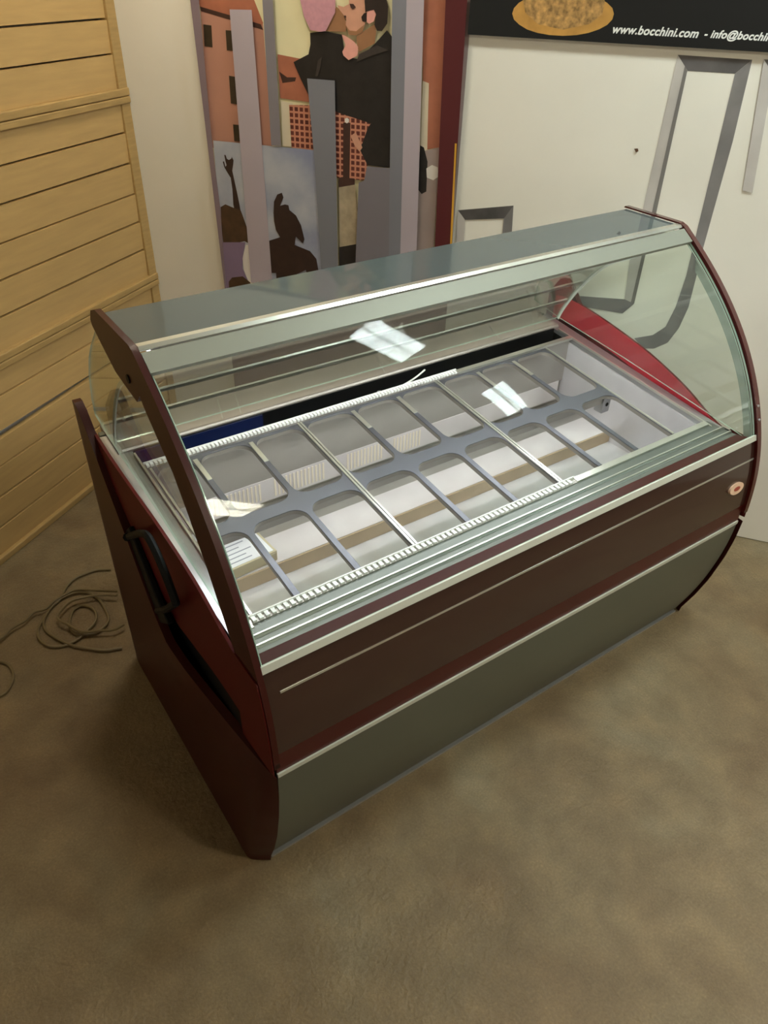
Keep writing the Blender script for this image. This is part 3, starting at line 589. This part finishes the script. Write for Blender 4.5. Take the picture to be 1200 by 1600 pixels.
# front ledge with two ridges
led = MB().prism_x([(.122,.795),(.099,.797),(.070,.796),(.064,.801),(.058,.796),(.040,.797),(.034,.802),(.028,.797),(.013,.799),(.013,.780),(.122,.780)], .018, 1.739).build('front_ledge', 'ledge_steel', case)
for yy in (.064, .034): MB().box(.020, 1.737, yy-.0018, yy+.0018, .7995, .8035).build('ledge_ridge', 'aluminium', led)
MB().prism_x([(.0125,.7995),(-.034,.8105),(-.034,.795),(.0125,.780)], .018, 1.739).build('ledge_strip', 'burgundy', case)
# serrated air grilles, front and rear
def grille(y0, y1, zof, xa, xb, step, par_name):
    g = MB().add([(xa,y0,tz(y0)+zof-.008),(xb,y0,tz(y0)+zof-.008),(xb,y1,tz(y1)+zof-.008),(xa,y1,tz(y1)+zof-.008),
                  (xa,y0,tz(y0)+zof),(xb,y0,tz(y0)+zof),(xb,y1,tz(y1)+zof),(xa,y1,tz(y1)+zof)],
                 [(0,3,2,1),(4,5,6,7),(0,1,5,4),(1,2,6,5),(2,3,7,6),(3,0,4,7)]).build(par_name, 'steel_dull', case)
    t = MB(); x = xa+.004
    while x < xb-step:
        zt = tz((y0+y1)/2)+zof
        t.box(x, x+step*.58, y0+.001, y1-.002, zt-.001, zt+.005); x += step
    t.box(xa, xb, y1-.0035, y1, tz(y1)+zof-.002, tz(y1)+zof+.006)
    tag(t.build('grille_teeth', 'white_plastic', g), kind='stuff')
    return g
grille(.100, .121, .003, .060, 1.10, .0165, 'front_air_grille')
MB().box(1.10, 1.714, .100, .121, .790, .8025).build('front_air_rail', 'aluminium', case)
grille(.722, .742, .003, .060, 1.16, .012, 'rear_air_grille')
MB().box(1.16, 1.712, .722, .742, .862, .8705).build('rear_air_rail', 'aluminium', case)
# rear slot and worktop
MB().box(.062, 1.712, .742, .818, .80, .806).build('slot_floor', 'black_slot', case)
MB().box(.062, 1.712, .818, .822, .80, .872).build('slot_wall', 'black_slot', case)
MB().box(.062, 1.712, .739, .742, .80, .862).build('slot_wall', 'black_slot', case)
bf = MB().box(.064, .46, .813, .8178, .807, .870).build('slot_reflection', 'blue_reflection', case); bf['label'] = 'painted dark blue reflection in the left end of the rear slot'  # blue strip stands in for a reflection in the slot
MB().box(.846, .858, .748, .760, .806, .868).build('slot_bracket', 'steel', case)
MB().tube(spline([(.86,.752,.862),(.92,.75,.862),(1.0,.765,.870),(1.06,.785,.878)], 5), .003, 6).build('slot_wire', 'white_plastic', case, True)
wt = MB()
wt.prism_x([(.822,.876),(.826,.881),(.836,.8795),(.945,.890),(.972,.893),(.976,.888),(.976,.872),(.822,.866)], .020, 1.738)
wk = wt.build('rear_worktop', 'worktop_steel', case)
MB().box(.022, 1.736, .962, .975, .8925, .8965).build('worktop_edge', 'aluminium', wk)
for x in (.34, .40, .93, 1.45):
    MB().add([(x,.84,.8802),(x+.004,.84,.8802),(x+.034,.94,.8899),(x+.030,.94,.8899),(x,.84,.8812),(x+.004,.84,.8812),(x+.034,.94,.8909),(x+.030,.94,.8909)],
             [(0,3,2,1),(4,5,6,7),(0,1,5,4),(1,2,6,5),(2,3,7,6),(3,0,4,7)]).build('worktop_seam', 'steel_dull', wk)
# cold well
WX0, WX1 = .062, 1.712
MB().box(WX0, WX1, .7345, .7385, .690, .8615).build('well_rear_lining', 'steel_dull', case)
MB().box(WX0-.01, WX1+.01, .745, .752, .54, .800).build('well_rear_wall', 'steel_dull', case)
MB().box(WX0-.01, WX1+.01, .095, .102, .54, .790).build('well_front_wall', 'steel_floor', case)
MB().add([(WX0-.012,.1,.54),(WX0,.1,.54),(WX0,.75,.54),(WX0-.012,.75,.54),(WX0-.012,.1,.775),(WX0,.1,.775),(WX0,.75,.845),(WX0-.012,.75,.845)],
         [(0,3,2,1),(4,5,6,7),(0,1,5,4),(1,2,6,5),(2,3,7,6),(3,0,4,7)]).build('well_end_wall', 'steel_floor', case)
MB().add([(WX1,.1,.54),(WX1+.012,.1,.54),(WX1+.012,.75,.54),(WX1,.75,.54),(WX1,.1,.775),(WX1+.012,.1,.775),(WX1+.012,.75,.845),(WX1,.75,.845)],
         [(0,3,2,1),(4,5,6,7),(0,1,5,4),(1,2,6,5),(2,3,7,6),(3,0,4,7)]).build('well_end_wall', 'steel_floor', case)
MB().box(WX0, WX1, .10, .465, .535, .550).build('well_floor', 'steel_floor', case)
stp = MB().box(WX0, WX1, .4655, .585, .535, .600).build('well_step', 'steel_light', case)
MB().box(WX0, WX1, .459, .4652, .5505, .5985).build('step_riser', 'tan_metal', stp)
MB().box(WX0, WX1, .5855, .745, .535, .596).build('well_rear_floor', 'steel_dull', case)
gb = MB().box(WX0+.02, WX1-.02, .733, .7448, .612, .692).build('evaporator_cover', 'steel_light', case)
x = .20
while x < 1.02:
    if not (.40 < x < .43 or .62 < x < .70 or .86 < x < .89):
        MB().box(x, x+.006, .7315, .7335, .622, .684).build('louvre_slat', 'grille_white', gb)
    x += .0135
MB().box(1.397, 1.400, .7435, .7448, .70, .80).build('wall_seam', 'black_plastic', case)
# central support bar with its end bracket
sb = MB().box(.062, 1.535, .398, .422, .790, .812).build('support_bar', 'steel_dull', case)
bk = MB().box(1.5355, 1.541, .392, .426, .755, .810); bk.box(1.541, 1.572, .392, .396, .755, .810)
bk = bk.build('bar_bracket', 'steel', sb); MB().tube([(1.556,.3915,.785),(1.556,.3905,.785)], .007, 10).build('bracket_hole', 'black_plastic', bk)

# ------------------------------------------------------------------ loose pan frames lying in the case
TILT = math.atan(.11)
def pan_frame(cols, label):
    x0, x1 = cols[0], cols[-1]; y0, y1 = .124, .718
    root = empty('pan_frame', ((x0+x1)/2, .42, tz(.42)))
    tag(root, label, 'pan frame', 'stainless pan frames in the case')
    g, r = .0075, .040
    cx, cy = (x0+x1)/2, .42
    holes = [rrect(a+g, c-g, .432, y1-.010, .040, 8) for a, c in zip(cols, cols[1:])]
    outl = [(x0+.001, y1), (x0+.001, y0)]; slots = []
    for a, c in zip(cols, cols[1:]):
        sl = [(a+g, y0), (a+g, .390-r)]
        sl += [(a+g+r-r*math.cos(math.radians(15*k)), .390-r+r*math.sin(math.radians(15*k))) for k in range(1, 7)]
        sl += [(c-g-r+r*math.sin(math.radians(15*k)), .390-r+r*math.cos(math.radians(15*k))) for k in range(0, 7)]
        sl += [(c-g, y0)]
        slots.append(sl); outl += sl
    outl += [(x1-.001, y0), (x1-.001, y1)]
    me = fill_mesh([outl]+holes, .0016, .0008)
    for v in me.vertices: v.co = (v.co.x-cx, v.co.y-cy, v.co.z)
    pl = link('plate', me, 'frame_steel', root, local=True); pl.rotation_euler = (TILT, 0, 0)
    for h, closed in [(q, True) for q in holes]+[(q, False) for q in slots]:
        n = len(h); mb = MB()
        top = [(x-cx, y-cy, -.0005) for x, y in h]; low = [(x, y, -.014) for x, y, _ in top]
        mb.add(top+low, [(k, (k+1) % n, n+(k+1) % n, n+k) for k in range(n if closed else n-1)])
        s_ = mb.build('rim', 'rim_metal', root, True, local=True); s_.rotation_euler = (TILT, 0, 0)
    for x in (x0+.004, x1-.004):
        mb = MB().box(x-cx-.003, x-cx+.003, y0-cy, y1-cy, .001, .005)
        e_ = mb.build('edge_fold', 'aluminium', root, local=True); e_.rotation_euler = (TILT, 0, 0)
    for x in cols[1:-1]:
        mb = MB().box(x-cx-.007, x-cx+.007, .60-cy, .70-cy, .0008, .004)
        e_ = mb.build('divider_clip', 'aluminium', root, local=True, bevel=.001); e_.rotation_euler = (TILT, 0, 0)
    return root
pan_frame([.066, .19, .361, .532], 'steel pan frame nearest the handle end of the case')
pan_frame([.533, .712, .885, 1.056], 'middle steel pan frame of the three in the case')
pan_frame([1.057, 1.222, 1.388, 1.568], 'steel pan frame farthest from the handle, with a bare gap beside it')

# things left in the well
cb = empty('carton', (.235, .520, .6015)); cb.rotation_euler = (0, 0, .06)
tag(cb, 'small flat carton with a printed white paper on top, inside the case', 'carton')
MB().box(-.09, .075, -.05, .06, 0, .035).build('box', 'carton', cb, local=True, bevel=.002)
MB().box(.035, .070, -.052, -.050, .012, .030).build('flap', 'carton', cb, local=True)
pp = MB().box(-.085, .066, -.044, .056, .0352, .0364).build('printed_paper', 'paper', cb, local=True)
for i in range(5): MB().box(-.07, -.07+.06+.05*random.random(), -.03+i*.018, -.026+i*.018, .03645, .0367).build('print_line', 'ink', pp, local=True)
MB().box(.045, .047, -.036, .050, .03645, .0367).build('print_line', 'ink', pp, local=True)
lf = empty('leaflet', (.245, .672, .597)); lf.rotation_euler = (0, 0, .08)
tag(lf, 'white printed leaflet lying in the back row beside the handle end', 'leaflet')
MB().box(-.10, .055, -.06, .05, 0, .004).build('sheet', 'paper', lf, local=True)
for i, (a, b) in enumerate([(-.03, .0), (-.03, -.02), (-.03, .02)]):
    MB().box(-.03, .03, -.03+i*.02, -.026+i*.02, .0041, .0044).build('print_line', 'ink', lf, local=True)

# ------------------------------------------------------------------ slatted wooden panels
def slat_panel(z0, z1, gaps, label):
    root = empty('slatted_wood_panel', (*FEN_O[:2], z0), FEN_RZ)
    tag(root, label, 'wooden panel', 'slatted wood panels stacked by the left wall')
    H = z1-z0; UL, UR = -1.0, 1.303
    MB().box(1.217, UR, -.008, .03, 0, H).build('stile', 'pine_frame', root, local=True, bevel=.003)
    MB().box(UL, UL+.085, -.008, .03, 0, H).build('stile', 'pine_frame', root, local=True, bevel=.003)
    MB().box(UL, 1.300, -.014, .03, .0, .028).build('rail', 'pine_frame', root, local=True, bevel=.004)
    MB().box(UL, 1.300, -.014, .03, H-.026, H-.001).build('rail', 'pine_frame', root, local=True, bevel=.004)
    ed = [.028]+[g-z0 for g in gaps]+[H-.026]
    for a, b in zip(ed, ed[1:]):
        l = .0034 if a > .03 else 0; h = .0034 if b < H-.03 else 0
        dy = random.uniform(-.001, .001); t1 = random.uniform(-.0012, .0012); t2 = random.uniform(-.0012, .0012)
        x0, x1 = UL+.02, 1.219; sag = .045 if (z0 < .01 and abs(b-.503) < .004) else 0.0
        mb = MB().add([(x0,.004+dy,a+l),(x1,.004+dy,a+l+t1),(x1,.022,a+l+t1),(x0,.022,a+l),(x0,-.0005+dy,b-h-sag),(x1,-.0005+dy,b-h+t2),(x1,.022,b-h+t2),(x0,.022,b-h-sag)],
                      [(0,3,2,1),(4,5,6,7),(0,1,5,4),(1,2,6,5),(2,3,7,6),(3,0,4,7)])
        mb.build('board', 'pine', root, local=True)
    return root
slat_panel(.001, .758, [.141, .261, .378, .504, .637], 'slatted pine panel at the bottom of the stack, resting on the floor')
slat_panel(.759, 1.515, [.906, 1.027, 1.145, 1.267, 1.384], 'slatted pine panel in the middle of the stack of three')
slat_panel(1.516, 2.272, [1.663, 1.778, 1.895, 2.015, 2.135], 'slatted pine panel at the top of the stack of three')

# ------------------------------------------------------------------ poster, printed board and banner on the back wall
def printed(root, items, y0, step=.00035, top=9.0):
    for i, (nm, m, pts) in enumerate(items):
        pts = [(x, min(z, top)) for x, z in pts]
        me = fill_mesh([pts], .0002); to_plane_xz(me)
        for v in me.vertices: v.co.y += y0-i*step
        link(nm, me, m, root, local=True)
po = empty('street_poster', WALL_O, WALL_RZ)
tag(po, 'tall printed poster of a kissing couple with grey vertical stripes and a burgundy border', 'poster')
MB().box(-2.505, -1.462, -.012, -.0005, .10, 1.925).build('backing', 'p_mauve', po, local=True)
printed(po, POSTER, -.0125, top=1.925)
bo = empty('lettered_board', WALL_O, WALL_RZ)
tag(bo, 'white wall panel with large grey letter outlines, right of the poster', 'board')
MB().box(-1.461, 1.2, -.010, -.0005, .004, 2.6).build('panel', 'white_wall', bo, local=True)
printed(bo, LETTERS, -.0105)
ba = empty('black_banner', WALL_O, WALL_RZ)
tag(ba, 'black banner with a golden nutty ice cream cake and white web address', 'banner')
MB().box(-1.463, .9, -.026, -.0225, 1.795, 2.25).build('panel', 'banner_black', ba, local=True)
printed(ba, CAKE, -.0265)
def text_line(s, x0, width, z, par, m):
    cu = bpy.data.curves.new('t', 'FONT'); cu.body = s; cu.size = 1; cu.shear = .25; cu.extrude = .004; cu.offset = .030; cu.space_character = 1.06
    o = bpy.data.objects.new('t', cu); COL.objects.link(o)
    me = bpy.data.meshes.new_from_object(o.evaluated_get(bpy.context.evaluated_depsgraph_get())); bpy.data.objects.remove(o)
    me.materials.clear()
    xs = [v.co.x for v in me.vertices]; k = width/(max(xs)-min(xs)); a = min(xs)
    for v in me.vertices: v.co = (x0+(v.co.x-a)*k, -.0268-v.co.z*.1, z+v.co.y*k)
    return link('lettering', me, m, par, local=True)
text_line('www.bocchini.com', -.990, .262, 1.8225, ba, 'text_white')
text_line('- info@bocchini', -.711, .203, 1.8245, ba, 'text_white')

# ------------------------------------------------------------------ cable on the floor
def cable(runs, name, label):
    mb = MB()
    for k, pts in enumerate(runs):
        mb.tube([(p[0], p[1], .0056+.009*k+.004*abs(math.sin(i*.11+k))) for i, p in enumerate(spline(pts, 5))], .0050, 7)
    tag(mb.build(name, 'cable', None, True), label, 'cable', 'brown cables on the floor')
cable([CABLE_A, CABLE_B, CABLE_C], 'power_cable', 'brown cable coiled in loops on the floor by the burgundy case end')
cable([CABLE_D], 'power_cable', 'lone bend of brown cable on the floor below the wooden panels, apart from the coil')

# ------------------------------------------------------------------ ceiling lamps
def ceiling_lamp(c, L, w, m, label):
    root = empty('ceiling_lamp', (c[0], c[1], CEIL), WALL_RZ)
    tag(root, label, 'ceiling lamp', 'fluorescent ceiling lamps')
    fr_ = MB()
    fr_.box(-L/2-.02, L/2+.02, -w/2-.02, -w/2, -.05, -.001); fr_.box(-L/2-.02, L/2+.02, w/2, w/2+.02, -.05, -.001)
    fr_.box(-L/2-.02, -L/2, -w/2, w/2, -.05, -.001); fr_.box(L/2, L/2+.02, -w/2, w/2, -.05, -.001)
    fr_.build('housing', 'lamp_housing', root, local=True)
    for k in (-1, 1):
        MB().box(-L/2, L/2, k*w/4-w*.2, k*w/4+w*.2, -.040, -.030).build('diffuser', m, root, local=True)
    n = max(2, int(L/.16))
    for i in range(1, n):
        x = -L/2+L*i/n; MB().box(x-.004, x+.004, -w/2, w/2, -.048, -.030).build('louvre', 'lamp_housing', root, local=True)
ceiling_lamp((.95, -2.0), .75, .2, 'lamp_warm', 'warm fluorescent lamp on the ceiling over the viewer')
ceiling_lamp((1.80, -.13), .58, .22, 'lamp_cool', 'cool fluorescent lamp on the ceiling above the case')
ceiling_lamp((3.10, -1.70), 1.05, .2, 'lamp_cool', 'long cool fluorescent lamp on the ceiling right of the case')
ceiling_lamp((.62, 1.50), .42, .2, 'lamp_warm', 'added short fluorescent lamp, unseen, on the ceiling behind the case to brighten the corner')  # assumed lamp, added to brighten the left wall, poster and wood panels
